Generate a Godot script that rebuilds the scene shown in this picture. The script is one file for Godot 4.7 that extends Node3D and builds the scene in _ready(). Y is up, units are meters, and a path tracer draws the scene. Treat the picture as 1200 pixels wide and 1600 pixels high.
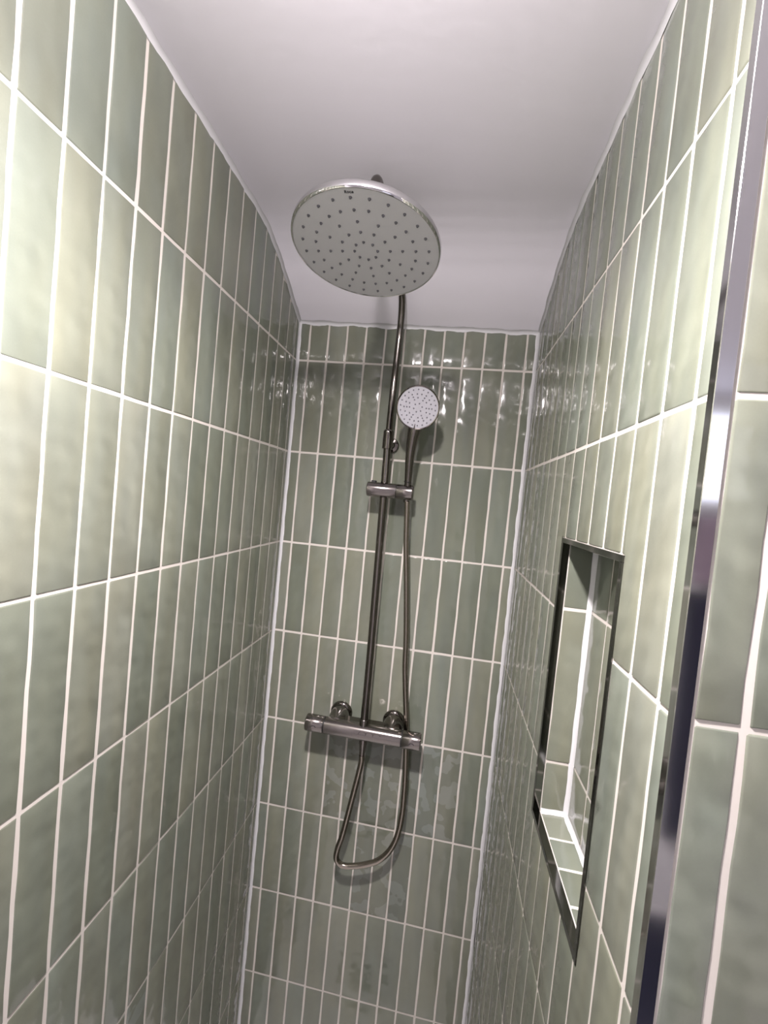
extends Node3D
# A narrow shower alcove tiled in glossy sage green. Metres, y up, floor at y = 0.
# Back wall at z = 0, left wall at x = 0, right wall at x = WIDTH; the bathroom lies beyond z = MOUTH.

const FLOOR_DROP := 2.33        # heights below are measured from the tile row joint above the back wall
const WIDTH := 0.6382
const MOUTH := 0.757
const ROW := 0.2525
const PITCH := 0.05255
const BACK_JOINT := 0.0321
const LEFT_JOINT := 0.7046
const RIGHT_JOINT := 0.7303
const SIDE_END := 1.20
const ROOM_X := 1.80
const ROOM_Z := 2.40

var rng := RandomNumberGenerator.new()
var used := {}
var tile_cache := {}
var tile_mats: Array = []
var wet_mats: Array = []
var M := {}

func V(x: float, y: float, z: float) -> Vector3:
	return Vector3(x, y + FLOOR_DROP, z)

# ------------------------------------------------------------------ scene tree helpers
func numbered(called: String) -> String:
	if not used.has(called):
		used[called] = 0
		return called
	used[called] += 1
	return "%s_%03d" % [called, used[called]]

func put(called: String, st: SurfaceTool, mat: Material, parent: Node = null) -> MeshInstance3D:
	var o := MeshInstance3D.new()
	o.mesh = st.commit()
	o.material_override = mat
	if parent == null:
		o.name = numbered(called)
		add_child(o)
	else:
		o.name = called
		parent.add_child(o, true)
	return o

func thing(called: String, label: String, category: String, at := Vector3.ZERO, group := "") -> Node3D:
	var o := Node3D.new()
	o.name = numbered(called)
	add_child(o)
	o.position = at
	o.set_meta("label", label)
	o.set_meta("category", category)
	if group != "":
		o.set_meta("group", group)
	return o

func structure(o: Node, label: String, category: String) -> void:
	o.set_meta("kind", "structure")
	o.set_meta("label", label)
	o.set_meta("category", category)

func begin() -> SurfaceTool:
	var st := SurfaceTool.new()
	st.begin(Mesh.PRIMITIVE_TRIANGLES)
	return st

# ------------------------------------------------------------------ mesh helpers
func tri(st: SurfaceTool, a: Vector3, b: Vector3, c: Vector3, na: Vector3, nb: Vector3, nc: Vector3) -> void:
	var cr := (b - a).cross(c - a)
	if cr.length_squared() < 1e-16:
		return
	if cr.dot(na + nb + nc) > 0.0:
		var t := b; b = c; c = t
		t = nb; nb = nc; nc = t
	st.set_normal(na); st.add_vertex(a)
	st.set_normal(nb); st.add_vertex(b)
	st.set_normal(nc); st.add_vertex(c)

func quad(st: SurfaceTool, p: Array, n: Array) -> void:
	tri(st, p[0], p[1], p[2], n[0], n[1], n[2])
	tri(st, p[0], p[2], p[3], n[0], n[2], n[3])

func flat(st: SurfaceTool, p: Array, outward: Vector3) -> void:
	var n: Vector3 = (p[1] - p[0]).cross(p[2] - p[0]).normalized()
	if n.dot(outward) < 0.0:
		n = -n
	for i in range(1, p.size() - 1):
		tri(st, p[0], p[i], p[i + 1], n, n, n)

func cbox(st: SurfaceTool, lo: Vector3, hi: Vector3, b := 0.0) -> void:
	var c := (lo + hi) / 2.0
	var h := (hi - lo) / 2.0
	for i in 3:
		var j := (i + 1) % 3
		var k := (i + 2) % 3
		for s in [-1.0, 1.0]:
			var pts := []
			for q in [[-1, -1], [1, -1], [1, 1], [-1, 1]]:
				var p := Vector3.ZERO
				p[i] = s * h[i]; p[j] = q[0] * (h[j] - b); p[k] = q[1] * (h[k] - b)
				pts.append(c + p)
			var out := Vector3.ZERO
			out[i] = s
			flat(st, pts, out)
	if b <= 0.0:
		return
	for i in 3:
		var j := (i + 1) % 3
		var k := (i + 2) % 3
		for si in [-1.0, 1.0]:
			for sj in [-1.0, 1.0]:
				var pts := []
				for q in [[0, -1], [0, 1], [1, 1], [1, -1]]:
					var p := Vector3.ZERO
					p[k] = q[1] * (h[k] - b)
					if q[0] == 0:
						p[i] = si * h[i]; p[j] = sj * (h[j] - b)
					else:
						p[i] = si * (h[i] - b); p[j] = sj * h[j]
					pts.append(c + p)
				var out := Vector3.ZERO
				out[i] = si; out[j] = sj
				flat(st, pts, out)
	for sx in [-1.0, 1.0]:
		for sy in [-1.0, 1.0]:
			for sz in [-1.0, 1.0]:
				var s := Vector3(sx, sy, sz)
				var pts := []
				for i in 3:
					var p := Vector3.ZERO
					for k in 3:
						p[k] = s[k] * (h[k] if k == i else h[k] - b)
					pts.append(c + p)
				flat(st, pts, s)

# rings of a turned profile: [radius, height] pairs about the +y axis of xf
func lathe(st: SurfaceTool, prof: Array, xf: Transform3D, sides := 32, smooth := 0.75) -> void:
	var n := prof.size()
	var segn := []
	for i in n - 1:
		var d := Vector2(prof[i + 1][0] - prof[i][0], prof[i + 1][1] - prof[i][1])
		segn.append(Vector2(d.y, -d.x).normalized() if d.length() > 1e-9 else Vector2(1, 0))
	for i in n - 1:
		var n0: Vector2 = segn[i]
		var n1: Vector2 = segn[i]
		if i > 0 and segn[i - 1].dot(segn[i]) > smooth:
			n0 = (segn[i - 1] + segn[i]).normalized()
		if i < n - 2 and segn[i + 1].dot(segn[i]) > smooth:
			n1 = (segn[i + 1] + segn[i]).normalized()
		for k in sides:
			var a0 := TAU * k / sides
			var a1 := TAU * (k + 1) / sides
			var r0 := Vector3(cos(a0), 0, sin(a0))
			var r1 := Vector3(cos(a1), 0, sin(a1))
			var up := Vector3.UP
			var p := [r0 * prof[i][0] + up * prof[i][1], r1 * prof[i][0] + up * prof[i][1], r1 * prof[i + 1][0] + up * prof[i + 1][1], r0 * prof[i + 1][0] + up * prof[i + 1][1]]
			var q := [r0 * n0.x + up * n0.y, r1 * n0.x + up * n0.y, r1 * n1.x + up * n1.y, r0 * n1.x + up * n1.y]
			for m in 4:
				p[m] = xf * p[m]
				q[m] = (xf.basis * q[m]).normalized()
			quad(st, p, q)

func along(from: Vector3, dir: Vector3) -> Transform3D:
	var y := dir.normalized()
	var x := y.cross(Vector3(0.31, 0.17, 0.94))
	x = x.normalized()
	return Transform3D(Basis(x, y, x.cross(y)), from)

# a round tube along a path; radii one for each point
func tube(st: SurfaceTool, path: Array, radii: Array, sides := 16, caps := true) -> void:
	var n := path.size()
	var t0: Vector3 = (path[1] - path[0]).normalized()
	var u := t0.cross(Vector3(0.2, 0.3, 0.93)).normalized()
	var rings := []
	var norms := []
	for i in n:
		var t: Vector3 = (path[min(i + 1, n - 1)] - path[max(i - 1, 0)]).normalized()
		u = (u - t * u.dot(t)).normalized()
		var w := t.cross(u)
		var ring := []
		var nn := []
		var ra: float = radii[max(i - 1, 0)]
		var rb: float = radii[min(i + 1, n - 1)]
		var len_ab: float = max(path[max(i - 1, 0)].distance_to(path[min(i + 1, n - 1)]), 1e-6)
		var slope := (rb - ra) / len_ab
		for k in sides:
			var a := TAU * k / sides
			var d := u * cos(a) + w * sin(a)
			ring.append(path[i] + d * radii[i])
			nn.append((d - t * slope).normalized())
		rings.append(ring)
		norms.append(nn)
	for i in n - 1:
		for k in sides:
			var m := (k + 1) % sides
			quad(st, [rings[i][k], rings[i][m], rings[i + 1][m], rings[i + 1][k]], [norms[i][k], norms[i][m], norms[i + 1][m], norms[i + 1][k]])
	if caps:
		flat(st, rings[0], path[0] - path[1])
		flat(st, rings[n - 1], path[n - 1] - path[n - 2])

func curve_points(ctrl: Array, step: float) -> Array:
	var cv := Curve3D.new()
	for i in ctrl.size():
		var a: Vector3 = ctrl[max(i - 1, 0)]
		var b: Vector3 = ctrl[min(i + 1, ctrl.size() - 1)]
		var here: Vector3 = ctrl[i]
		var dir := (b - a).normalized()
		var lin: float = here.distance_to(a) / 3.0
		var lout: float = here.distance_to(b) / 3.0
		cv.add_point(here, -dir * lin, dir * lout)
	cv.bake_interval = 0.0015
	var out := []
	var total := cv.get_baked_length()
	var count := int(ceil(total / step))
	for i in count + 1:
		out.append(cv.sample_baked(total * i / count, true))
	return out

# a hand-smoothed bead of sealant along a path in an inside corner: legs lie along da and db
func bead(st: SurfaceTool, path: Array, da: Vector3, db: Vector3, leg_a: float, leg_b: float, wob: float, sd: int) -> void:
	var r := RandomNumberGenerator.new()
	r.seed = sd
	var ph := [r.randf() * TAU, r.randf() * TAU, r.randf() * TAU, r.randf() * TAU]
	var pts := []
	var run := 0.0
	for i in path.size():
		if i > 0:
			run += path[i].distance_to(path[i - 1])
		var wa: float = 1.0 + wob * (0.6 * sin(run * 95.0 + ph[0]) + 0.5 * sin(run * 37.0 + ph[1]) + 0.35 * r.randf_range(-1, 1))
		var wb: float = 1.0 + wob * (0.6 * sin(run * 83.0 + ph[2]) + 0.5 * sin(run * 31.0 + ph[3]) + 0.35 * r.randf_range(-1, 1))
		var p: Vector3 = path[i]
		var row := []
		for k in 5:
			var f := k / 4.0
			var a := leg_a * wa * (1.0 - f)
			var b := leg_b * wb * f
			var sag := -0.25 * sin(f * PI)
			row.append(p + da * (a + leg_a * sag * 0.35) + db * (b + leg_b * sag * 0.35))
		pts.append(row)
	var n0 := (db * 0.95 + da * 0.25).normalized()
	for i in path.size() - 1:
		for k in 4:
			var f0 := k / 4.0
			var f1 := (k + 1) / 4.0
			var na := (db * (1.0 - f0 * 0.75) + da * (0.25 + f0 * 0.75)).normalized()
			var nb := (db * (1.0 - f1 * 0.75) + da * (0.25 + f1 * 0.75)).normalized()
			quad(st, [pts[i][k], pts[i][k + 1], pts[i + 1][k + 1], pts[i + 1][k]], [na, nb, nb, na])

func straight(a: Vector3, b: Vector3, step: float) -> Array:
	var n := int(ceil(a.distance_to(b) / step))
	var out := []
	for i in n + 1:
		out.append(a.lerp(b, float(i) / n))
	return out

# ------------------------------------------------------------------ materials
func sr(r: float, g: float, b: float) -> Color:
	return Color(r / 255.0, g / 255.0, b / 255.0)

func plain(c: Color, rough: float, metal := 0.0) -> StandardMaterial3D:
	var m := StandardMaterial3D.new()
	m.albedo_color = c
	m.roughness = rough
	m.metallic = metal
	return m

# unevenness of a hand-glazed face: a seamless sum of waves, stored as a float normal map
func wave_normal(size: int, metres: float, waves: Array, sd: int) -> ImageTexture:
	var r := RandomNumberGenerator.new()
	r.seed = sd
	var terms := []
	for w in waves:                       # [count, lowest cycles, highest cycles, slope, spread of direction]
		for i in w[0]:
			var a := r.randfn(0.0, w[4])
			var k := r.randf_range(w[1], w[2])
			var kx := roundi(cos(a) * k)
			var ky := roundi(sin(a) * k)
			if kx == 0 and ky == 0:
				kx = 1
			var kl := Vector2(kx, ky).length()
			terms.append([kx, ky, r.randf() * TAU, w[3] * kx / kl, w[3] * ky / kl])
	var img := Image.create(size, size, false, Image.FORMAT_RGBF)
	for y in size:
		for x in size:
			var sx := 0.0
			var sy := 0.0
			for t in terms:
				var c := cos(TAU * (t[0] * x + t[1] * y) / size + t[2])
				sx += c * t[3]
				sy += c * t[4]
			var n := Vector3(-sx, -sy, 1.0).normalized()
			img.set_pixel(x, y, Color(n.x * 0.5 + 0.5, n.y * 0.5 + 0.5, n.z * 0.5 + 0.5))
	return ImageTexture.create_from_image(img)

# drifting glaze colour: pale, yellowish and rosy clouds over sage, with fine speckle
func glaze_texture(size: int, blotch: float, sd: int) -> ImageTexture:
	var na := FastNoiseLite.new()
	na.seed = sd; na.noise_type = FastNoiseLite.TYPE_SIMPLEX_SMOOTH; na.frequency = 7.0 / size; na.fractal_octaves = 3
	var nb := FastNoiseLite.new()
	nb.seed = sd + 5; nb.noise_type = FastNoiseLite.TYPE_SIMPLEX_SMOOTH; nb.frequency = 11.0 / size; nb.fractal_octaves = 2
	var nc := FastNoiseLite.new()
	nc.seed = sd + 9; nc.noise_type = FastNoiseLite.TYPE_SIMPLEX_SMOOTH; nc.frequency = 9.0 / size; nc.fractal_octaves = 3
	var ia := na.get_seamless_image(size, size / 4)
	var ib := nb.get_seamless_image(size, size / 4)
	ia.resize(size, size, Image.INTERPOLATE_CUBIC)      # the glaze runs downwards: stretch the clouds upright
	ib.resize(size, size, Image.INTERPOLATE_CUBIC)
	var ic := nc.get_seamless_image(size, size)
	var r := RandomNumberGenerator.new()
	r.seed = sd + 2
	var img := Image.create(size, size, false, Image.FORMAT_RGB8)
	for y in size:
		for x in size:
			var a := ia.get_pixel(x, y).r
			var b := ib.get_pixel(x, y).r
			var v := 0.90 + 0.10 * a + r.randf_range(-0.006, 0.006)
			var warm := (b - 0.5) * 0.026
			var col := Color(v + warm, v + warm * 0.35, v - warm)
			if blotch > 0.0:
				var s := smoothstep(0.56, 0.585, ic.get_pixel(x, y).r)
				col = (col * 0.86).lerp(Color(v * 0.96, v * 0.96, v * 1.0), s * blotch)
			img.set_pixel(x, y, col)
	return ImageTexture.create_from_image(img)

func make_materials() -> void:
	var relief := wave_normal(512, 0.62, [[7, 6, 13, 0.011, 0.8], [10, 14, 28, 0.0125, 0.45], [6, 34, 60, 0.004, 0.6]], 41)
	var glaze := glaze_texture(512, 0.0, 12)
	var wet := glaze_texture(512, 1.0, 77)
	var tones := [[125, 130, 117], [120, 125, 112], [130, 134, 121], [123, 127, 113], [117, 123, 110], [127, 131, 116], [122, 129, 117], [113, 119, 106]]
	for t in tones:
		for wetness in 2:
			var lift := 1.09 if wetness == 1 else 1.0
			var m := plain(sr(t[0] * lift, t[1] * lift, t[2] * lift), 0.11)
			m.albedo_texture = wet if wetness == 1 else glaze
			m.normal_enabled = true
			m.normal_texture = relief
			m.uv1_triplanar = true
			m.uv1_world_triplanar = true
			m.uv1_scale = Vector3.ONE / 0.62
			m.uv1_triplanar_sharpness = 6.0
			m.metallic_specular = 0.5
			if wetness == 1:
				wet_mats.append(m)
			else:
				tile_mats.append(m)
	M.grout = plain(sr(202, 197, 190), 0.9)
	M.sealant = plain(sr(203, 204, 206), 0.45)
	M.paint = plain(sr(240, 238, 246), 0.72)
	M.paint.normal_enabled = true
	M.paint.normal_texture = wave_normal(256, 0.2, [[10, 4, 12, 0.002, 3.0], [12, 16, 36, 0.0015, 3.0]], 9)
	M.paint.uv1_triplanar = true
	M.paint.uv1_world_triplanar = true
	M.paint.uv1_scale = Vector3.ONE / 0.25
	M.room_wall = plain(sr(238, 237, 240), 0.7)
	M.floor = plain(sr(226, 224, 224), 0.5)
	M.bright = plain(sr(205, 204, 205), 0.06, 1.0)
	M.chrome = plain(sr(120, 115, 111), 0.09, 1.0)
	M.satin = plain(sr(134, 129, 126), 0.16, 1.0)
	M.trim = plain(sr(222, 222, 223), 0.08, 1.0)
	M.frame = plain(sr(118, 118, 116), 0.08, 1.0)  # same steel as the edge trim, darkened to paint in its dark reflection
	M.hose = plain(sr(158, 150, 140), 0.18, 1.0)
	M.black = plain(sr(22, 22, 23), 0.5)
	M.plastic = plain(sr(204, 204, 208), 0.38)
	M.hand_plastic = plain(sr(176, 176, 183), 0.38)
	M.nozzle = plain(sr(104, 104, 111), 0.55)
	M.ink = plain(sr(38, 40, 44), 0.6)

# ------------------------------------------------------------------ tiles
# rects: [u0, v0, u1, v1, bevel_left, bevel_bottom, bevel_right, bevel_top] in the wall's own u (across) and v (up); n points out
func tile_mesh(rects: Array, sd: int) -> Mesh:
	var r := RandomNumberGenerator.new()
	r.seed = sd
	var ph := []
	for i in 8:
		ph.append(r.randf() * TAU)
	var amp := r.randf_range(0.00018, 0.00042)
	var dip := 0.0022
	var inset := r.randf_range(0.0016, 0.0026)
	var st := begin()
	for q in rects:
		var w: float = q[2] - q[0]
		var h: float = q[3] - q[1]
		var nu: int = clampi(roundi(w / 0.025), 1, 3)
		var nv: int = clampi(roundi(h / 0.036), 1, 7)
		# stations: outer edge, inset edge, interior ..., inset edge, outer edge
		var us := [q[0]]
		var vs := [q[1]]
		var iu: float = min(inset, w * 0.3)
		var iv: float = min(inset, h * 0.3)
		var ua: float = q[0] + (iu if q[4] else 0.0)
		var ub: float = q[2] - (iu if q[6] else 0.0)
		var va: float = q[1] + (iv if q[5] else 0.0)
		var vb: float = q[3] - (iv if q[7] else 0.0)
		for i in nu + 1:
			us.append(lerp(ua, ub, float(i) / nu))
		us.append(q[2])
		for i in nv + 1:
			vs.append(lerp(va, vb, float(i) / nv))
		vs.append(q[3])
		var P := []
		var N := []
		for j in vs.size():
			var prow := []
			var nrow := []
			for i in us.size():
				var u: float = us[i]
				var v: float = vs[j]
				var n := Vector3(0, 0, 1)
				var z := 0.0
				if i == 0 and q[4]:
					n.x -= 1.1; z = -dip
				if i == us.size() - 1 and q[6]:
					n.x += 1.1; z = -dip
				if j == 0 and q[5]:
					n.y -= 1.1; z = -dip
				if j == vs.size() - 1 and q[7]:
					n.y += 1.1; z = -dip
				if i == 1 and q[4]:
					n.x -= 0.10
				if i == us.size() - 2 and q[6]:
					n.x += 0.10
				if j == 1 and q[5]:
					n.y -= 0.10
				if j == vs.size() - 2 and q[7]:
					n.y += 0.10
				if w > 0.012:
					if i <= 1 and q[4]:
						u += amp * (sin(v * 46.0 + ph[0]) + 0.7 * sin(v * 118.0 + ph[1]))
					if i >= us.size() - 2 and q[6]:
						u += amp * (sin(v * 51.0 + ph[2]) + 0.7 * sin(v * 109.0 + ph[3]))
					if j <= 1 and q[5]:
						v += amp * 0.6 * sin(u * 90.0 + ph[4])
					if j >= vs.size() - 2 and q[7]:
						v += amp * 0.6 * sin(u * 97.0 + ph[5])
				prow.append(Vector3(u, v, z))
				nrow.append(n.normalized())
			P.append(prow)
			N.append(nrow)
		for j in vs.size() - 1:
			for i in us.size() - 1:
				quad(st, [P[j][i], P[j][i + 1], P[j + 1][i + 1], P[j + 1][i]], [N[j][i], N[j][i + 1], N[j + 1][i + 1], N[j + 1][i]])
	st.index()
	return st.commit()

func lay_tile(parent: Node3D, frame: Transform3D, rects: Array, wet := false) -> void:
	var u0 := 1e9; var v0 := 1e9; var u1 := -1e9; var v1 := -1e9
	for q in rects:
		u0 = min(u0, q[0]); v0 = min(v0, q[1]); u1 = max(u1, q[2]); v1 = max(v1, q[3])
	if u1 - u0 < 0.004 or v1 - v0 < 0.004:
		return
	var c := Vector2((u0 + u1) / 2, (v0 + v1) / 2)
	var local := []
	for q in rects:
		local.append([q[0] - c.x, q[1] - c.y, q[2] - c.x, q[3] - c.y, q[4], q[5], q[6], q[7]])
	var variant := rng.randi_range(0, 9)
	var key := "%.4f %.4f %d" % [u1 - u0, v1 - v0, variant]
	var mesh: Mesh
	if rects.size() == 1 and tile_cache.has(key):
		mesh = tile_cache[key]
	else:
		mesh = tile_mesh(local, variant * 131 + 7)
		if rects.size() == 1:
			tile_cache[key] = mesh
	var o := MeshInstance3D.new()
	o.name = "tile"
	o.mesh = mesh
	var pick := rng.randi_range(0, tile_mats.size() - 1)
	o.material_override = wet_mats[pick] if wet else tile_mats[pick]
	var tilt := Basis(Vector3(0, 1, 0), rng.randfn(0.0, 0.0045)) * Basis(Vector3(1, 0, 0), rng.randfn(0.0, 0.0018))
	parent.add_child(o, true)
	o.transform = frame * Transform3D(tilt, Vector3(c.x, c.y, rng.randf_range(-0.0001, 0.0002)))

# joints: sorted positions of the vertical joints between u_min and u_max
func tile_wall(parent: Node3D, frame: Transform3D, u_min: float, u_max: float, joint: float, top: Callable, gap_u: float, hole: Array, wet: Callable) -> void:
	var edges := [u_min]
	var k := int(ceil((u_min - joint) / PITCH))
	while joint + k * PITCH < u_max:
		if joint + k * PITCH > u_min + 0.003:
			edges.append(joint + k * PITCH)
		k += 1
	edges.append(u_max)
	var gap_v := 0.0034
	for i in edges.size() - 1:
		var a: float = edges[i] + (gap_u / 2 if i > 0 else 0.0005)
		var b: float = edges[i + 1] - (gap_u / 2 if i < edges.size() - 2 else 0.0005)
		for row in 10:
			var vt: float = min(-row * ROW - gap_v / 2, top.call((a + b) / 2) - 0.001) + FLOOR_DROP
			var vb: float = max(-(row + 1) * ROW + gap_v / 2 + FLOOR_DROP, 0.002)
			if vt - vb < 0.006:
				continue
			var rects := [[a, vb, b, vt, true, true, true, true]]
			if hole.size() == 4:
				rects = cut(a, vb, b, vt, hole)
			if rects.size() > 0:
				lay_tile(parent, frame, rects, wet.call((a + b) / 2, row))

# a tile cut round a rectangular opening, as one or two abutting rectangles
func cut(a: float, b: float, c: float, d: float, hole: Array) -> Array:
	var h0: float = hole[0]; var k0: float = hole[1]; var h1: float = hole[2]; var k1: float = hole[3]
	if c <= h0 or a >= h1 or d <= k0 or b >= k1:
		return [[a, b, c, d, true, true, true, true]]
	var out := []
	var in_u0: float = max(a, h0)
	var in_u1: float = min(c, h1)
	if a < h0:
		out.append([a, b, h0, d, true, true, true, true])
	if c > h1:
		out.append([h1, b, c, d, true, true, true, true])
	if d > k1:
		out.append([in_u0, k1, in_u1, d, in_u0 == a, true, in_u1 == c, true])
		for q in out:
			if q[0] == h1 or q[2] == h0:
				split_side(out, q, k1, d, h0, h1)
				break
	elif b < k0:
		out.append([in_u0, b, in_u1, k0, in_u0 == a, true, in_u1 == c, true])
		for q in out:
			if q[0] == h1 or q[2] == h0:
				split_side(out, q, b, k0, h0, h1)
				break
	return out

# where a side strip touches the strip above or below the opening, the shared edge is not rounded
func split_side(out: Array, q: Array, v0: float, v1: float, h0: float, h1: float) -> void:
	out.erase(q)
	var right_of: bool = q[0] == h1
	var joined: Array = [q[0], v0, q[2], v1, not right_of, q[5] if v0 == q[1] else false, right_of, q[7] if v1 == q[3] else false]
	out.append(joined)
	if v1 == q[3]:
		out.append([q[0], q[1], q[2], v0, true, q[5], true, false])
	else:
		out.append([q[0], v1, q[2], q[3], true, false, true, q[7]])

func dry(_u: float, _row: int) -> bool:
	return false

func wet_back(u: float, row: int) -> bool:
	return (row == 5 and u > 0.19 and u < 0.55) or (row == 6 and u > 0.29 and u < 0.46)

func wet_left(u: float, row: int) -> bool:
	return row == 6 and u > 0.42 and u < 0.58

func ceiling_height(x: float, z: float) -> float:
	var prof := [[0.0, -0.150], [0.05, -0.126], [0.10, -0.099], [0.15, -0.071], [0.19, -0.054], [0.225, -0.044], [0.26, -0.038], [0.30, -0.035], [0.40, -0.0325], [0.52, -0.031], [3.0, -0.031]]
	var y: float = prof[-1][1]
	for i in prof.size() - 1:
		if z <= prof[i + 1][0]:
			var f: float = (z - prof[i][0]) / (prof[i + 1][0] - prof[i][0])
			y = lerp(float(prof[i][1]), float(prof[i + 1][1]), f)
			break
	return y + 0.006 * (0.5 - clampf(x / WIDTH, 0.0, 1.0)) * clampf(1.4 - z, 0.0, 1.0)

# ------------------------------------------------------------------ build
func _ready() -> void:
	rng.seed = 20240611
	make_camera()
	make_environment()
	make_lights()
	make_materials()
	make_shell()
	make_tiled_walls()
	make_niche()
	make_trims()
	make_column()
	make_rain_head()
	make_mixer()
	make_hand_shower()
	make_hose()
	make_stand_in_towels()

func make_camera() -> void:
	var cam := Camera3D.new()
	cam.name = "camera"
	add_child(cam)
	cam.position = V(0.4457, -0.6070, 1.1050)
	cam.rotation_order = EULER_ORDER_YXZ
	cam.rotation = Vector3(-0.03576, 0.14479, 0.09678)
	cam.fov = rad_to_deg(2.0 * atan(800.0 / 645.28))
	cam.near = 0.02
	cam.current = true

func make_environment() -> void:
	var we := WorldEnvironment.new()
	we.name = "environment"
	var e := Environment.new()
	e.background_mode = Environment.BG_COLOR
	e.background_color = Color(0, 0, 0)
	e.tonemap_mode = Environment.TONE_MAPPER_LINEAR
	e.tonemap_exposure = 1.0
	e.sdfgi_enabled = true
	e.ssao_enabled = true
	e.ssil_enabled = true
	we.environment = e
	add_child(we)

func ceiling_lamp(x: float, z: float, tint: Color, energy: float, side: float, label: String) -> void:
	var y: float = ceiling_height(x, z) + FLOOR_DROP
	var t := thing("ceiling_lamp", label, "ceiling lamp", Vector3(x, y, z))
	var st := begin()
	lathe(st, [[0.056, -0.0002], [0.056, -0.012], [0.050, -0.016], [0.0001, -0.016]], Transform3D(), 36)
	put("base", st, plain(sr(235, 235, 235), 0.4), t)
	st = begin()
	var prof := [[0.034, -0.016], [0.034, -0.045]]
	for i in 9:
		var f := PI / 2 * i / 8.0
		prof.append([max(cos(f) * 0.034, 0.0001), -0.045 - sin(f) * 0.024])
	lathe(st, prof, Transform3D(), 32)
	var glow := plain(Color(0.95, 0.95, 0.95), 0.4)
	glow.emission_enabled = true
	glow.emission = tint
	glow.emission_energy_multiplier = 8.0
	put("opal_dome", st, glow, t)
	# most of the light leaves through the end of the dome, a little through its side
	var l := SpotLight3D.new()
	l.name = "beam"
	t.add_child(l)
	l.position = Vector3(0, -0.074, 0)
	l.rotation = Vector3(-PI / 2, 0, 0)
	l.light_color = tint
	l.light_energy = energy
	l.light_size = 0.024
	l.spot_range = 8.0
	l.spot_attenuation = 2.0
	l.spot_angle = 80.0
	l.spot_angle_attenuation = 1.0
	l.shadow_enabled = true
	var o := OmniLight3D.new()
	o.name = "glow"
	t.add_child(o)
	o.position = Vector3(0, -0.046, 0)
	o.light_color = tint
	o.light_energy = side
	o.light_size = 0.02
	o.omni_range = 8.0
	o.omni_attenuation = 2.0
	o.shadow_enabled = true

func make_lights() -> void:
	ceiling_lamp(0.33, 0.94, Color(1.0, 0.957, 0.96), 2.55, 0.33, "small ceiling lamp with a domed opal lens just outside the shower")
	# added unseen window; its glow gives the edge trim a bright reflection
	var w := Node3D.new()
	w.name = "window_1"
	add_child(w)
	w.position = V(1.40, -0.30, ROOM_Z - 0.012)
	structure(w, "added unseen window with a glowing pane for the bright reflection in the edge trim", "window")
	var st := begin()
	cbox(st, Vector3(-0.25, -0.20, 0.004), Vector3(0.25, 0.20, 0.010))
	var added_pane := plain(Color(0.9, 0.9, 0.9), 0.5)
	added_pane.emission_enabled = true
	added_pane.emission = Color(0.90, 0.92, 1.0)
	added_pane.emission_energy_multiplier = 0.55
	put("added_pane", st, added_pane, w)
	st = begin()
	for q in [[-0.23, -0.19], [0.19, 0.23]]:
		cbox(st, Vector3(-0.28, q[0], -0.012), Vector3(0.28, q[1], 0.012), 0.003)
	for q in [[-0.28, -0.24], [0.24, 0.28]]:
		cbox(st, Vector3(q[0], -0.19, -0.012), Vector3(q[1], 0.19, 0.012), 0.003)
	put("added_window_frame", st, plain(sr(236, 236, 236), 0.4), w)
	var l := AreaLight3D.new()
	l.name = "added_light"  # light added with the invented window
	w.add_child(l)
	l.position = Vector3(0, 0, -0.001)
	l.area_size = Vector2(0.48, 0.38)
	l.light_color = Color(0.92, 0.93, 1.0)
	l.light_energy = 0.06
	l.area_range = 8.0
	l.shadow_enabled = true

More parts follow.
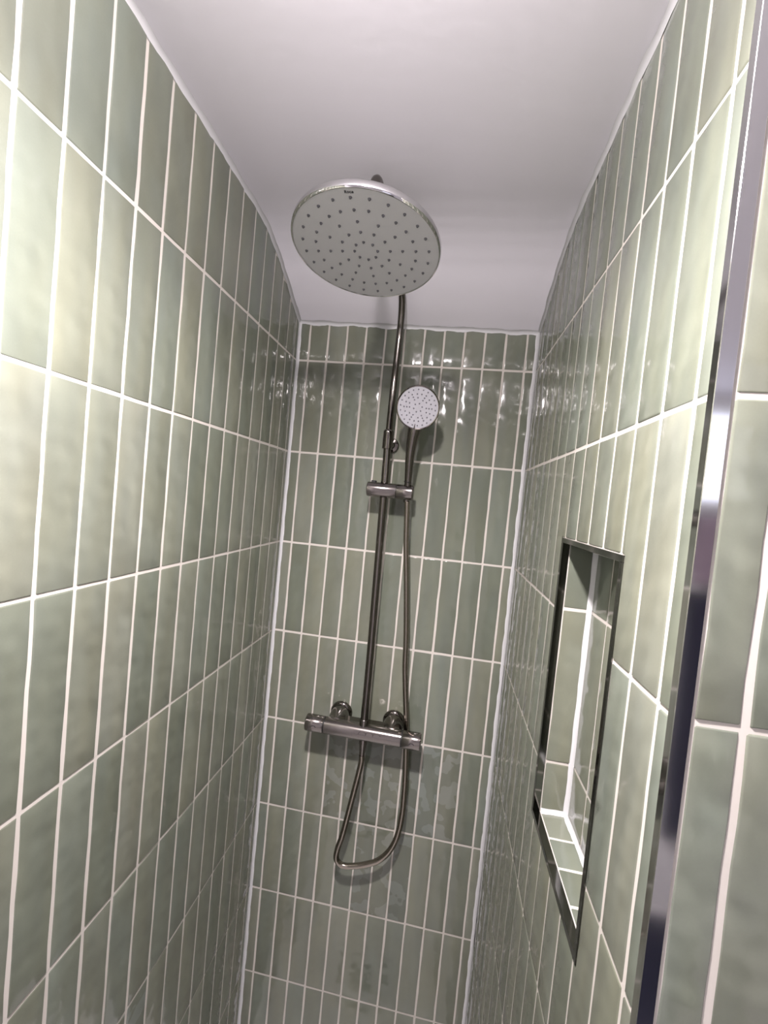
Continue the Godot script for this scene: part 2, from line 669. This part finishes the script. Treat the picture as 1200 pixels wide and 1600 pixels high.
func make_shell() -> void:
	# ceiling: flat, bending down to the back wall
	var st := begin()
	var xs := [-0.15, 0.0, 0.16, 0.32, 0.48, WIDTH, ROOM_X + 0.15]
	var zs := []
	for i in 27:
		zs.append(-0.15 if i == 0 else (i - 1) * 0.0125)
	zs += [0.4, 0.52, 0.7, 0.9, 1.2, 1.6, 2.0, ROOM_Z + 0.15]
	for i in xs.size() - 1:
		for j in zs.size() - 1:
			var p := []
			var n := []
			for c in [[i, j], [i + 1, j], [i + 1, j + 1], [i, j + 1]]:
				var x: float = xs[c[0]]
				var z: float = zs[c[1]]
				p.append(V(x, ceiling_height(x, max(z, 0.0)), z))
				var d: float = (ceiling_height(x, max(z, 0.0) + 0.012) - ceiling_height(x, max(z - 0.012, 0.0))) / (0.024 if z > 0.012 else max(z, 0.0) + 0.012)
				n.append(Vector3(0, -1, d).normalized())
			quad(st, p, n)
	cbox(st, V(-0.15, 0.0, -0.15), V(ROOM_X + 0.15, 0.12, ROOM_Z + 0.15))
	structure(put("ceiling", st, M.paint), "white painted ceiling sloping down to the back tiles", "ceiling")

	st = begin()
	cbox(st, Vector3(-0.15, -0.12, -0.15), Vector3(ROOM_X + 0.15, 0.0, ROOM_Z + 0.15))
	structure(put("floor", st, M.floor), "plain grey bathroom floor under the shower", "floor")

	# white shower tray, out of sight below the frame
	var tray := thing("shower_tray", "low white shower tray covering the floor of the alcove", "shower tray", Vector3(WIDTH / 2, 0.0, MOUTH / 2))
	st = begin()
	cbox(st, Vector3(-WIDTH / 2 + 0.002, 0.0, -MOUTH / 2 + 0.002), Vector3(WIDTH / 2 - 0.002, 0.03, MOUTH / 2 + 0.05), 0.006)
	put("basin", st, plain(sr(238, 238, 238), 0.35), tray)
	st = begin()
	lathe(st, [[0.0001, 0.006], [0.045, 0.006], [0.055, 0.003], [0.056, 0.0]], Transform3D(Basis(), Vector3(0, 0.03, -0.1)), 32)
	put("drain_cover", st, M.chrome, tray)

	st = begin()
	cbox(st, Vector3(-0.15, 0, SIDE_END), V(0.0, 0.05, ROOM_Z + 0.15))
	structure(put("wall_bathroom_left", st, M.room_wall), "plain white wall continuing the tiled left shower wall", "wall")
	st = begin()
	cbox(st, Vector3(0, 0, ROOM_Z), V(ROOM_X, 0.05, ROOM_Z + 0.15))
	structure(put("wall_bathroom_far", st, M.room_wall), "plain white bathroom wall facing the shower opening", "wall")
	st = begin()
	cbox(st, Vector3(ROOM_X, 0, MOUTH - 0.1), V(ROOM_X + 0.15, 0.05, ROOM_Z + 0.15))
	structure(put("wall_bathroom_right", st, M.room_wall), "plain white bathroom wall beside the shower partition", "wall")

const G := 0.0012               # grout lies this far behind the tile faces

func make_tiled_walls() -> void:
	# back wall: u runs along +x, n along +z
	var st := begin()
	cbox(st, Vector3(-0.15, 0, -0.12), V(WIDTH + 0.12, 0.0, -G))
	var back := put("wall_back", st, M.grout)
	structure(back, "back shower wall of upright sage green tiles behind the shower column", "wall")
	tile_wall(back, Transform3D(Basis(), Vector3.ZERO), 0.0, WIDTH, BACK_JOINT, func(u): return ceiling_height(u, 0.0), 0.0031, [], wet_back)

	# left wall: u runs along -z, n along +x
	st = begin()
	cbox(st, Vector3(-0.15, 0, 0), V(-G, 0.0, SIDE_END))
	var left := put("wall_left", st, M.grout)
	structure(left, "long left shower wall of upright glossy sage green tiles", "wall")
	tile_wall(left, Transform3D(Basis(Vector3(0, 0, -1), Vector3.UP, Vector3(1, 0, 0)), Vector3.ZERO), -SIDE_END, 0.0, -LEFT_JOINT, func(u): return ceiling_height(0.0, -u), 0.0032, [], func(u, row): return wet_left(-u, row))

	# right wall: u runs along +z, n along -x, with the niche opening
	st = begin()
	var xa := WIDTH + G
	var xb := WIDTH + 0.12
	cbox(st, Vector3(xa, 0, 0), V(xb, 0.0, 0.4073))
	cbox(st, Vector3(xa, 0, 0.6277), V(xb, 0.0, MOUTH - 0.010))
	cbox(st, V(xa, -FLOOR_DROP, 0.4073), V(xb, -1.0947, 0.6277))
	cbox(st, V(xa, -0.6513, 0.4073), V(xb, 0.0, 0.6277))
	cbox(st, V(0.6922, -1.0947, 0.4073), V(xb, -0.6513, 0.6277))
	var right := put("wall_right", st, M.grout)
	structure(right, "right shower wall of upright sage green tiles with a recessed niche", "wall")
	tile_wall(right, Transform3D(Basis(Vector3(0, 0, 1), Vector3.UP, Vector3(-1, 0, 0)), Vector3(WIDTH, 0, 0)), 0.0, MOUTH - 0.0085, RIGHT_JOINT, func(u): return ceiling_height(WIDTH, u), 0.0042, [0.4005, -1.1015 + FLOOR_DROP, 0.6345, -0.6435 + FLOOR_DROP], dry)

	# return wall facing the bathroom
	st = begin()
	cbox(st, Vector3(WIDTH + 0.010, 0, MOUTH - 0.12), V(ROOM_X, 0.0, MOUTH - G - 0.0005))
	var outer := put("wall_return", st, M.grout)
	structure(outer, "tiled wall end facing the bathroom beside the steel edge trim", "wall")
	tile_wall(outer, Transform3D(Basis(), Vector3(0, 0, MOUTH - 0.0005)), 0.6525, 0.6882 + PITCH * 9, 0.6882, func(u): return ceiling_height(u, MOUTH), 0.0044, [], dry)

	# sealant in the corners and along the ceiling
	st = begin()
	bead(st, straight(V(0, -0.15, 0), V(0, -FLOOR_DROP, 0), 0.012), Vector3(1, 0, 0), Vector3(0, 0, 1), 0.0072, 0.006, 0.12, 3)
	put("sealant_bead", st, M.sealant, back)
	st = begin()
	bead(st, straight(V(WIDTH, -0.15, 0), V(WIDTH, -FLOOR_DROP, 0), 0.012), Vector3(-1, 0, 0), Vector3(0, 0, 1), 0.0078, 0.006, 0.14, 4)
	put("sealant_bead", st, M.sealant, back)
	st = begin()
	bead(st, straight(V(0, ceiling_height(0.0, 0), 0), V(WIDTH, ceiling_height(WIDTH, 0), 0), 0.008), Vector3(0, -1, 0), Vector3(0, 0.45, 1).normalized(), 0.0075, 0.006, 0.3, 5)
	put("sealant_bead", st, M.sealant, back)
	for side in 2:
		var x: float = 0.0 if side == 0 else WIDTH
		var path := []
		var z := 0.0
		while z < (SIDE_END if side == 0 else MOUTH - 0.012):
			path.append(V(x, ceiling_height(x, z), z))
			z += 0.008
		st = begin()
		bead(st, path, Vector3(0, -1, 0), Vector3(1 if side == 0 else -1, 0, 0), 0.0088, 0.006, 0.22, 6 + side)
		put("sealant_bead", st, M.sealant, left if side == 0 else right)

func make_niche() -> void:
	var wall: Node3D = get_node("wall_right")
	var z0 := 0.4085
	var z1 := 0.6265
	var y0 := -1.0935 + FLOOR_DROP
	var y1 := -0.6525 + FLOOR_DROP
	var x0 := WIDTH + 0.0115
	var x1 := 0.691
	var rows := [y0, -1.01 + FLOOR_DROP, -0.7575 + FLOOR_DROP, y1]
	# far side (faces the opening), near side, back, floor and top of the recess
	for i in 3:
		var a: float = rows[i] + (0.0016 if i > 0 else 0.003)
		var b: float = rows[i + 1] - (0.0016 if i < 2 else 0.001)
		lay_tile(wall, Transform3D(Basis(), Vector3(0, 0, z0)), [[x0, a, x1, b, true, true, true, true]])
		lay_tile(wall, Transform3D(Basis(Vector3(-1, 0, 0), Vector3.UP, Vector3(0, 0, -1)), Vector3(0, 0, z1)), [[-x1, a, -x0, b, true, true, true, true]])
		var cols := [z0, 0.4737, 0.4737 + PITCH, 0.4737 + 2 * PITCH, z1]
		for k in 4:
			lay_tile(wall, Transform3D(Basis(Vector3(0, 0, 1), Vector3.UP, Vector3(-1, 0, 0)), Vector3(x1, 0, 0)), [[cols[k] + 0.0014, a, cols[k + 1] - 0.0014, b, true, true, true, true]])
	var joints := [z0, 0.4627, 0.515, 0.570, z1]
	for k in 4:
		lay_tile(wall, Transform3D(Basis(Vector3(1, 0, 0), Vector3(0, 0, -1), Vector3.UP), Vector3(0, y0, 0)), [[x0, -joints[k + 1] + 0.0015, x1, -joints[k] - 0.0015, true, true, true, true]])
		lay_tile(wall, Transform3D(Basis(Vector3(1, 0, 0), Vector3(0, 0, 1), Vector3.DOWN), Vector3(0, y1, 0)), [[x0, joints[k] + 0.0015, x1, joints[k + 1] - 0.0015, true, true, true, true]])
	var back_up := straight(Vector3(x1, y0, z0), Vector3(x1, y1, z0), 0.012)
	var st := begin()
	bead(st, back_up, Vector3(-1, 0, 0), Vector3(0, 0, 1), 0.0062, 0.0062, 0.10, 21)
	put("sealant_bead", st, M.sealant, wall)
	st = begin()
	bead(st, straight(Vector3(x1, y0, z1), Vector3(x1, y1, z1), 0.012), Vector3(-1, 0, 0), Vector3(0, 0, -1), 0.006, 0.006, 0.10, 22)
	put("sealant_bead", st, M.sealant, wall)
	st = begin()
	bead(st, straight(Vector3(x1, y0, z0), Vector3(x1, y0, z1), 0.008), Vector3(-1, 0, 0), Vector3(0, 1, 0), 0.0055, 0.005, 0.28, 23)
	put("sealant_bead", st, M.sealant, wall)
	st = begin()
	bead(st, straight(Vector3(x0, y0, z0), Vector3(x1, y0, z0), 0.006), Vector3(0, 1, 0), Vector3(0, 0, 1), 0.0055, 0.006, 0.22, 24)
	put("sealant_bead", st, M.sealant, wall)

func make_trims() -> void:
	# polished edge profile where the right wall ends
	var st := begin()
	cbox(st, Vector3(WIDTH - 0.0006, 0.0, MOUTH - 0.0085), V(WIDTH + 0.0122, -0.034, MOUTH + 0.0004), 0.0005)
	structure(put("trim_1", st, M.trim), "tall polished steel edge profile on the end of the tiled wall", "trim")
	# frame of the niche, four profiles
	var f := Node3D.new()
	f.name = "trim_2"
	add_child(f)
	structure(f, "polished steel profile framing the recessed wall niche", "trim")
	var xo := WIDTH - 0.0008
	var xi := WIDTH + 0.0105
	var za := 0.4008
	var zb := 0.6342
	var ya := -1.1012
	var yb := -0.6440
	var w := 0.0080
	var p := Vector3(xo, ya + FLOOR_DROP, za)
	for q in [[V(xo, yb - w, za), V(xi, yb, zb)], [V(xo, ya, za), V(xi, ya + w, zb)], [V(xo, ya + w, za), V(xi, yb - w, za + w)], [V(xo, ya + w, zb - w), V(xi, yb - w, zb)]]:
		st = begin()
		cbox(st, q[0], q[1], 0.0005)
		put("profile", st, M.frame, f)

const BAR_X := 0.2890
const BAR_Z := 0.065

func make_column() -> void:
	var t := thing("shower_column", "chrome riser rail with curved overhead arm fixed to the back wall", "shower rail", V(BAR_X, -1.19, 0.0))
	var o := -t.position
	# thicker lower rail, from the mixer to the collar
	var st := begin()
	tube(st, [V(0.2960, -1.196, 0.070) + o, V(0.2945, -1.0, 0.067) + o, V(BAR_X, -0.60, BAR_Z) + o, V(BAR_X - 0.003, -0.44, BAR_Z) + o], [0.0098, 0.0098, 0.0098, 0.0098], 24)
	put("riser_rail", st, M.chrome, t)
	# slimmer telescopic pipe with the overhead arm
	st = begin()
	var ctrl := [V(0.2862, -0.47, BAR_Z), V(0.2875, -0.32, BAR_Z), V(0.2895, -0.235, 0.066), V(0.2915, -0.180, 0.073), V(0.2930, -0.142, 0.090), V(0.2935, -0.116, 0.120), V(0.2910, -0.101, 0.165), V(0.2860, -0.090, 0.240), V(0.2805, -0.0795, 0.320), V(0.2775, -0.0720, 0.368), V(0.2768, -0.0695, 0.388), V(0.2760, -0.0735, 0.4015), V(0.2740, -0.0850, 0.4075), V(0.2718, -0.1180, 0.4040)]
	var path := []
	for p in curve_points(ctrl, 0.006):
		path.append(p + o)
	var rad := []
	for i in path.size():
		rad.append(0.0085)
	tube(st, path, rad, 24)
	put("overhead_arm", st, M.chrome, t)
	# collar of the telescopic joint
	st = begin()
	var cx := 0.2860
	lathe(st, [[0.0090, 0.0], [0.0128, 0.001], [0.0132, 0.003], [0.0132, 0.043], [0.0128, 0.046], [0.0112, 0.049], [0.0090, 0.050]], Transform3D(Basis(), V(cx, -0.486, BAR_Z) + o), 28)
	put("collar", st, M.chrome, t)
	# wall bracket behind the collar
	st = begin()
	lathe(st, [[0.0001, 0.0], [0.0195, 0.0], [0.0195, 0.008], [0.0180, 0.0105], [0.0105, 0.012], [0.0095, 0.014], [0.0095, BAR_Z]], along(V(cx + 0.002, -0.468, 0.0) + o, Vector3(0, 0, 1)), 28)
	var br := put("wall_bracket", st, M.chrome, t)
	st = begin()
	lathe(st, [[0.0196, 0.002], [0.0202, 0.0025], [0.0202, 0.0045], [0.0196, 0.005]], along(V(cx + 0.002, -0.468, 0.0) + o, Vector3(0, 0, 1)), 28)
	put("gasket", st, M.black, br)
	# sliding holder for the hand shower
	var hy := -0.5895
	st = begin()
	lathe(st, [[0.0001, 0.0], [0.0170, 0.0], [0.0186, 0.0015], [0.0188, 0.004], [0.0188, 0.0728], [0.0183, 0.0738], [0.0001, 0.0738]], along(V(0.2468, hy, 0.071) + o, Vector3(1, 0, 0)), 32)
	var slider := put("slider", st, M.satin, t)
	st = begin()
	lathe(st, [[0.0001, 0.0], [0.0180, 0.0], [0.0180, 0.0016], [0.0001, 0.0016]], along(V(0.3205, hy, 0.071) + o, Vector3(1, 0, 0)), 32)
	put("joint_ring", st, M.black, slider)
	st = begin()
	lathe(st, [[0.0001, 0.0], [0.0183, 0.0], [0.0188, 0.001], [0.0188, 0.038], [0.0184, 0.0415], [0.0165, 0.0435], [0.0001, 0.0435]], along(V(0.3220, hy, 0.071) + o, Vector3(1, 0, 0)), 32)
	put("holder_cradle", st, M.satin, t)
	st = begin()
	cbox(st, V(0.256, hy + 0.015, 0.063) + o, V(0.268, hy + 0.0225, 0.078) + o, 0.0012)
	put("release_button", st, M.black, t)
	# nut above the mixer
	st = begin()
	lathe(st, [[0.0099, 0.0], [0.0112, 0.0], [0.0112, 0.015], [0.0104, 0.017], [0.0099, 0.0175]], Transform3D(Basis(), V(0.2958, -1.1975, 0.070) + o), 24)
	put("lower_nut", st, M.satin, t)

func make_rain_head() -> void:
	var a := deg_to_rad(-1.448)
	var b := deg_to_rad(7.009)
	var ex := Vector3(cos(a), sin(a), 0)
	var ez := Vector3(0, sin(b), cos(b))
	ez = (ez - ex * ez.dot(ex)).normalized()
	var ey := ez.cross(ex)
	var t := thing("rain_shower_head", "large round chrome rain shower head with a pale nozzle plate under the ceiling", "shower head", V(0.2718, -0.1989, 0.4135))
	t.basis = Basis(ex, ey, ez)
	var st := begin()
	lathe(st, [[0.1222, 0.0012], [0.1226, -0.0002], [0.1240, -0.0005], [0.1252, 0.0012], [0.1256, 0.0045], [0.1255, 0.0095], [0.1244, 0.0125], [0.1215, 0.0142], [0.105, 0.0155], [0.055, 0.0185], [0.030, 0.0225], [0.021, 0.029], [0.018, 0.034], [0.0001, 0.034]], Transform3D(), 96)
	put("housing", st, M.bright, t)
	st = begin()
	lathe(st, [[0.0130, 0.030], [0.0165, 0.034], [0.0172, 0.041], [0.0150, 0.048], [0.0128, 0.051], [0.0128, 0.074], [0.0142, 0.0755], [0.0142, 0.088], [0.0100, 0.091], [0.0001, 0.091]], Transform3D(), 28)
	put("ball_joint", st, M.bright, t)
	st = begin()
	lathe(st, [[0.0001, 0.0008], [0.1222, 0.0008]], Transform3D(), 96)
	var plate := put("nozzle_plate", st, M.plastic, t)
	st = begin()
	lathe(st, [[0.0001, -0.0018], [0.0013, -0.0018], [0.0020, -0.0006], [0.0026, 0.0010]], Transform3D(), 10)
	var nz := st.commit()
	for ring in [[0.020, 8, 0.0], [0.0415, 12, 0.0], [0.0625, 12, 0.0], [0.0845, 24, 0.0], [0.1062, 24, 0.0]]:
		for i in ring[1]:
			var an: float = TAU * i / ring[1] + ring[2] - 0.04
			var n := MeshInstance3D.new()
			n.name = "nozzle"
			n.mesh = nz
			n.material_override = M.nozzle
			plate.add_child(n, true)
			n.position = Vector3(sin(an) * ring[0], 0.0, cos(an) * ring[0])
	var tm := TextMesh.new()
	tm.text = "Roca"
	var font := SystemFont.new()
	font.font_names = ["Droid Sans"]
	font.font_weight = 700
	tm.font = font
	tm.font_size = 32
	tm.pixel_size = 0.0062 / 32.0
	tm.depth = 0.0003
	tm.curve_step = 2.0
	var lettering := MeshInstance3D.new()
	lettering.name = "lettering"
	lettering.mesh = tm
	lettering.material_override = M.ink
	plate.add_child(lettering, true)
	lettering.transform = Transform3D(Basis(Vector3(1, 0, 0), Vector3(0, 0, 1), Vector3(0, -1, 0)), Vector3(-0.0045, 0.0006, 0.1150))

func make_mixer() -> void:
	var cy := -1.2150
	var cz := 0.070
	var t := thing("shower_mixer", "horizontal chrome thermostatic mixer bar with two end handles on the back wall", "mixer", V(0.2945, cy, 0.0))
	var o := -t.position
	var ax := Vector3(1, 0, 0)
	var st := begin()
	lathe(st, [[0.0001, 0.0], [0.0196, 0.0], [0.0207, 0.0012], [0.0207, 0.2008], [0.0196, 0.202], [0.0001, 0.202]], along(V(0.1935, cy, cz) + o, ax), 40)
	put("body", st, M.satin, t)
	for s in [-1.0, 1.0]:
		var from: float = 0.1915 if s < 0 else 0.3975
		st = begin()
		lathe(st, [[0.0001, 0.0], [0.0200, 0.0], [0.0210, 0.0012], [0.0212, 0.044], [0.0206, 0.047], [0.0185, 0.0485], [0.0001, 0.0485]], along(V(from, cy, cz) + o, ax * s), 40)
		var knob := put("handle", st, M.satin, t)
		# pressed outline of the stop button on the handle
		st = begin()
		var mx: float = 0.168 if s < 0 else 0.4225
		var pts := []
		for i in 13:
			var f := i / 12.0
			var lx: float = lerp(-0.0058, 0.0058, f)
			var lift: float = 0.0042 * (1.0 - pow(abs(lx) / 0.0058, 4.0))
			var ang := deg_to_rad(4.0) + (lift - 0.0015) / 0.0211
			pts.append(V(mx + lx, cy + sin(ang) * 0.0214, cz + cos(ang) * 0.0214) + o)
		var rr := []
		for i in pts.size():
			rr.append(0.0007)
		tube(st, pts, rr, 6)
		put("button_outline", st, M.black, knob)
		st = begin()
		lathe(st, [[0.0001, 0.0], [0.0200, 0.0], [0.0200, 0.003], [0.0001, 0.003]], along(V(0.1908 if s < 0 else 0.3952, cy, cz) + o, ax), 40)
		put("joint_ring", st, M.black, t)
	for s in [-1.0, 1.0]:
		var ix: float = 0.2940 + s * 0.0735
		# inlet union growing out of the body, over a wall flange
		st = begin()
		var prof := [[0.0225, 0.012], [0.0250, 0.0125], [0.0262, 0.016], [0.0262, 0.030], [0.0250, 0.042], [0.0225, 0.056], [0.0190, 0.068], [0.0001, 0.072]]
		lathe(st, prof, along(V(ix, cy + 0.004, 0.0) + o, Vector3(0, 0, 1)), 32)
		put("inlet_union", st, M.satin, t)
		st = begin()
		lathe(st, [[0.0001, 0.0], [0.0305, 0.0], [0.0308, 0.002], [0.0290, 0.006], [0.0250, 0.009], [0.0230, 0.0095], [0.0225, 0.0125]], along(V(ix, cy + 0.004, 0.0) + o, Vector3(0, 0, 1)), 36)
		put("wall_flange", st, M.chrome, t)
	# shelf between the inlets that the rail stands on
	st = begin()
	cbox(st, V(0.238, cy - 0.002, 0.034) + o, V(0.350, cy + 0.0165, 0.068) + o, 0.003)
	put("bridge", st, M.chrome, t)
	# embossed arcs on the front of the body
	for i in 3:
		st = begin()
		var pts := []
		var ccx: float = 0.297 + i * 0.0185
		for k in 15:
			var f := deg_to_rad(lerp(200.0, 20.0, k / 14.0))
			var lx := cos(f) * 0.010
			var ly := sin(f) * 0.0055 - 0.001
			var ang := deg_to_rad(16.0) + ly / 0.0207
			pts.append(V(ccx + lx, cy + sin(ang) * 0.0209, cz + cos(ang) * 0.0209) + o)
		var rr := []
		for k in pts.size():
			rr.append(0.0006)
		tube(st, pts, rr, 6)
		put("embossed_arc", st, M.chrome, t)
	# hose outlet underneath
	st = begin()
	lathe(st, [[0.0078, 0.0], [0.0108, 0.0], [0.0108, -0.012], [0.0098, -0.015], [0.0090, -0.020], [0.0074, -0.040], [0.0070, -0.042], [0.0001, -0.042]], Transform3D(Basis(), V(0.2985, cy - 0.018, cz) + o), 24)
	put("hose_nut", st, M.satin, t)

func make_hand_shower() -> void:
	var foot := V(0.3490, -0.6000, 0.0690)
	var head := V(0.3601, -0.3917, 0.1350)
	var n := Vector3(0.055, -0.25, 0.965).normalized()
	var t := thing("hand_shower", "round chrome hand shower with a white nozzle face resting in its holder", "hand shower", foot)
	var o := -foot
	var back := along(head + o, n)
	# handle and dished back flow into each other
	var st := begin()
	var ctrl := [V(0.3486, -0.5800, 0.0720), V(0.3486, -0.5400, 0.0820), V(0.3490, -0.5000, 0.0930), V(0.3515, -0.4640, 0.1010), V(0.3545, -0.4400, 0.1060), V(0.3570, -0.4180, 0.1085)]
	var path := []
	for p in curve_points(ctrl, 0.005):
		path.append(p + o)
	var rad := []
	for i in path.size():
		var f := float(i) / (path.size() - 1)
		rad.append(lerp(0.0088, 0.0120, smoothstep(0.0, 0.65, f)) + 0.0052 * smoothstep(0.55, 1.0, f))
	tube(st, path, rad, 24)
	lathe(st, [[0.0001, -0.0270], [0.020, -0.0262], [0.034, -0.0225], [0.044, -0.0155], [0.0495, -0.0075], [0.0510, -0.0025], [0.0508, 0.0008], [0.0494, 0.0016], [0.0470, 0.0008]], back, 64)
	put("handle_and_shell", st, M.chrome, t)
	st = begin()
	lathe(st, [[0.0474, 0.0009], [0.0001, 0.0009]], back, 64)
	var plate := put("nozzle_plate", st, M.hand_plastic, t)
	st = begin()
	lathe(st, [[0.0019, 0.0004], [0.0015, 0.0018], [0.0001, 0.0020]], Transform3D(), 10)
	var nz := st.commit()
	# local frame on the face: up runs from the handle to the top of the head
	var up := (head - V(0.3512, -0.4640, 0.1030))
	up = (up - n * up.dot(n)).normalized()
	var rt := up.cross(n).normalized()
	var spots := []
	for i in 6:
		spots.append([0.0098, TAU * i / 6 + 0.2])
	for i in 6:
		for rr in [0.0195, 0.0260, 0.0325]:
			spots.append([rr, TAU * i / 6 + 0.45])
		spots.append([0.0225, TAU * (i + 0.5) / 6 + 0.35])
		spots.append([0.0310, TAU * (i + 0.36) / 6 + 0.45])
		spots.append([0.0310, TAU * (i + 0.68) / 6 + 0.45])
	for i in 22:
		spots.append([0.0410, TAU * (i + 0.5) / 22])
	for s in spots:
		var m := MeshInstance3D.new()
		m.name = "nozzle"
		m.mesh = nz
		m.material_override = M.nozzle
		plate.add_child(m, true)
		m.transform = Transform3D(back.basis, head + o + rt * sin(s[1]) * s[0] + up * cos(s[1]) * s[0])
	# chrome tongue running from the handle onto the face
	st = begin()
	tube(st, [head + o - up * 0.0500 + n * 0.0005, head + o - up * 0.0440 + n * 0.0012, head + o - up * 0.0375 + n * 0.0010], [0.0016, 0.0014, 0.0006], 8)
	put("tongue", st, M.chrome, plate)
	# coupling at the foot of the handle
	st = begin()
	var dn := (V(0.3482, -0.5800, 0.0720) - V(0.3490, -0.5000, 0.0930)).normalized()
	lathe(st, [[0.0088, 0.0], [0.0094, 0.001], [0.0094, 0.016], [0.0086, 0.030], [0.0072, 0.040], [0.0001, 0.040]], along(V(0.3482, -0.5755, 0.0731) + o, dn), 24)
	put("coupling", st, M.satin, t)
	st = begin()
	lathe(st, [[0.0086, 0.0], [0.0096, 0.0002], [0.0096, 0.0016], [0.0086, 0.0018]], along(V(0.3482, -0.5620, 0.0768) + o, dn), 24)
	put("seal_ring", st, M.black, t)

func make_hose() -> void:
	var ctrl := [V(0.2985, -1.2755, 0.0700), V(0.2992, -1.2900, 0.0698), V(0.2941, -1.3301, 0.0680), V(0.2798, -1.4219, 0.0640), V(0.2661, -1.5063, 0.0600), V(0.2559, -1.5506, 0.0580), V(0.2564, -1.5778, 0.0570), V(0.2732, -1.5907, 0.0560), V(0.3074, -1.5854, 0.0550), V(0.3406, -1.5733, 0.0540), V(0.3680, -1.5583, 0.0520), V(0.3923, -1.5309, 0.0490), V(0.4084, -1.4916, 0.0460), V(0.4160, -1.4358, 0.0420), V(0.4158, -1.3694, 0.0380), V(0.4123, -1.3034, 0.0340), V(0.4075, -1.2452, 0.0320), V(0.4010, -1.1772, 0.0330), V(0.3925, -1.1080, 0.0360), V(0.3849, -1.0388, 0.0400), V(0.3810, -0.9705, 0.0430), V(0.3737, -0.8865, 0.0460), V(0.3658, -0.8031, 0.0500), V(0.3574, -0.7205, 0.0560), V(0.3531, -0.6550, 0.0620), V(0.3505, -0.6120, 0.0662)]
	var path := curve_points(ctrl, 0.0017)
	var rad := []
	for i in path.size():
		rad.append(0.0078 if i % 2 == 0 else 0.0062)
	var st := begin()
	tube(st, path, rad, 12)
	var o := put("shower_hose", st, M.hose)
	o.set_meta("label", "ribbed steel hose looping below the mixer up to the hand shower")
	o.set_meta("category", "hose")

# added unseen towels and mat, standing in for a person the edge trim mirrors
func make_stand_in_towels() -> void:
	stand_in_towel(1.76, 0.27, sr(166, 148, 162), "short mauve stand-in towel added for the purple reflection in the edge trim", "stand_in_hand_towel", "added slim chrome rail holding the mauve stand-in towel")
	stand_in_towel(1.43, 1.05, sr(30, 32, 56), "long navy stand-in towel added for the dark reflection in the edge trim", "stand_in_bath_towel", "added slim chrome rail holding the navy stand-in towel")
	var mat := thing("stand_in_mat", "thick navy stand-in mat added to carry the dark trim reflection down to the floor", "bath mat", Vector3(1.45, 0.0, 2.08))
	var st := begin()
	cbox(st, Vector3(-0.32, 0.0, -0.27), Vector3(0.32, 0.018, 0.27), 0.007)
	put("pile", st, plain(sr(30, 32, 52), 0.97), mat)
	st = begin()
	for q in [[-0.300, -0.25, -0.285, 0.25], [0.285, -0.25, 0.300, 0.25], [-0.300, -0.250, 0.300, -0.235], [-0.300, 0.235, 0.300, 0.250]]:
		cbox(st, Vector3(q[0], 0.012, q[1]), Vector3(q[2], 0.021, q[3]), 0.002)
	put("border", st, plain(sr(40, 42, 66), 0.95), mat)

func stand_in_towel(y: float, drop: float, c: Color, label: String, called: String, rail_label: String) -> void:  # added rail and cloth, built for their colour in the trim reflection
	var cx := 1.625
	var t := thing("stand_in_rail", rail_label, "towel rail", Vector3(cx, y, ROOM_Z))
	var st := begin()
	tube(st, [Vector3(-0.155, 0, -0.07), Vector3(0.155, 0, -0.07)], [0.008, 0.008], 16)
	put("bar", st, M.chrome, t)
	for s in [-1.0, 1.0]:
		st = begin()
		lathe(st, [[0.0001, 0.0], [0.022, 0.0], [0.022, 0.006], [0.009, 0.009], [0.009, 0.07], [0.0001, 0.078]], along(Vector3(s * 0.148, 0, 0), Vector3(0, 0, -1)), 20)
		put("mount", st, M.chrome, t)
	var towel := thing(called, label, "towel", Vector3(cx, y, ROOM_Z - 0.07))
	st = begin()
	var prof := []
	for i in 21:
		prof.append(Vector2(-0.0165, lerp(-drop, 0.0, i / 20.0)))
	for i in range(1, 8):
		var a := PI - PI * i / 8.0
		prof.append(Vector2(cos(a) * 0.0165, sin(a) * 0.0165))
	for i in 17:
		prof.append(Vector2(0.0165, lerp(0.0, -drop * 0.8, i / 16.0)))
	var grid := []
	for i in 31:
		var x: float = lerp(-0.132, 0.132, i / 30.0)
		var line := []
		for p in prof:
			var hang := clampf(-p.y / 0.5, 0.0, 1.0)
			line.append(Vector3(x * (1.0 - 0.05 * hang), p.y, p.x + hang * 0.009 * sin(x * 60.0 + 1.0) * signf(p.x)))
		grid.append(line)
	for i in 30:
		for k in prof.size() - 1:
			var out := Vector3(0, 1 if prof[k].y > 0.0 else 0, signf(prof[k].x + prof[k + 1].x)).normalized()
			flat(st, [grid[i][k], grid[i + 1][k], grid[i + 1][k + 1], grid[i][k + 1]], out)
	put("cloth", st, plain(c, 0.95), towel)
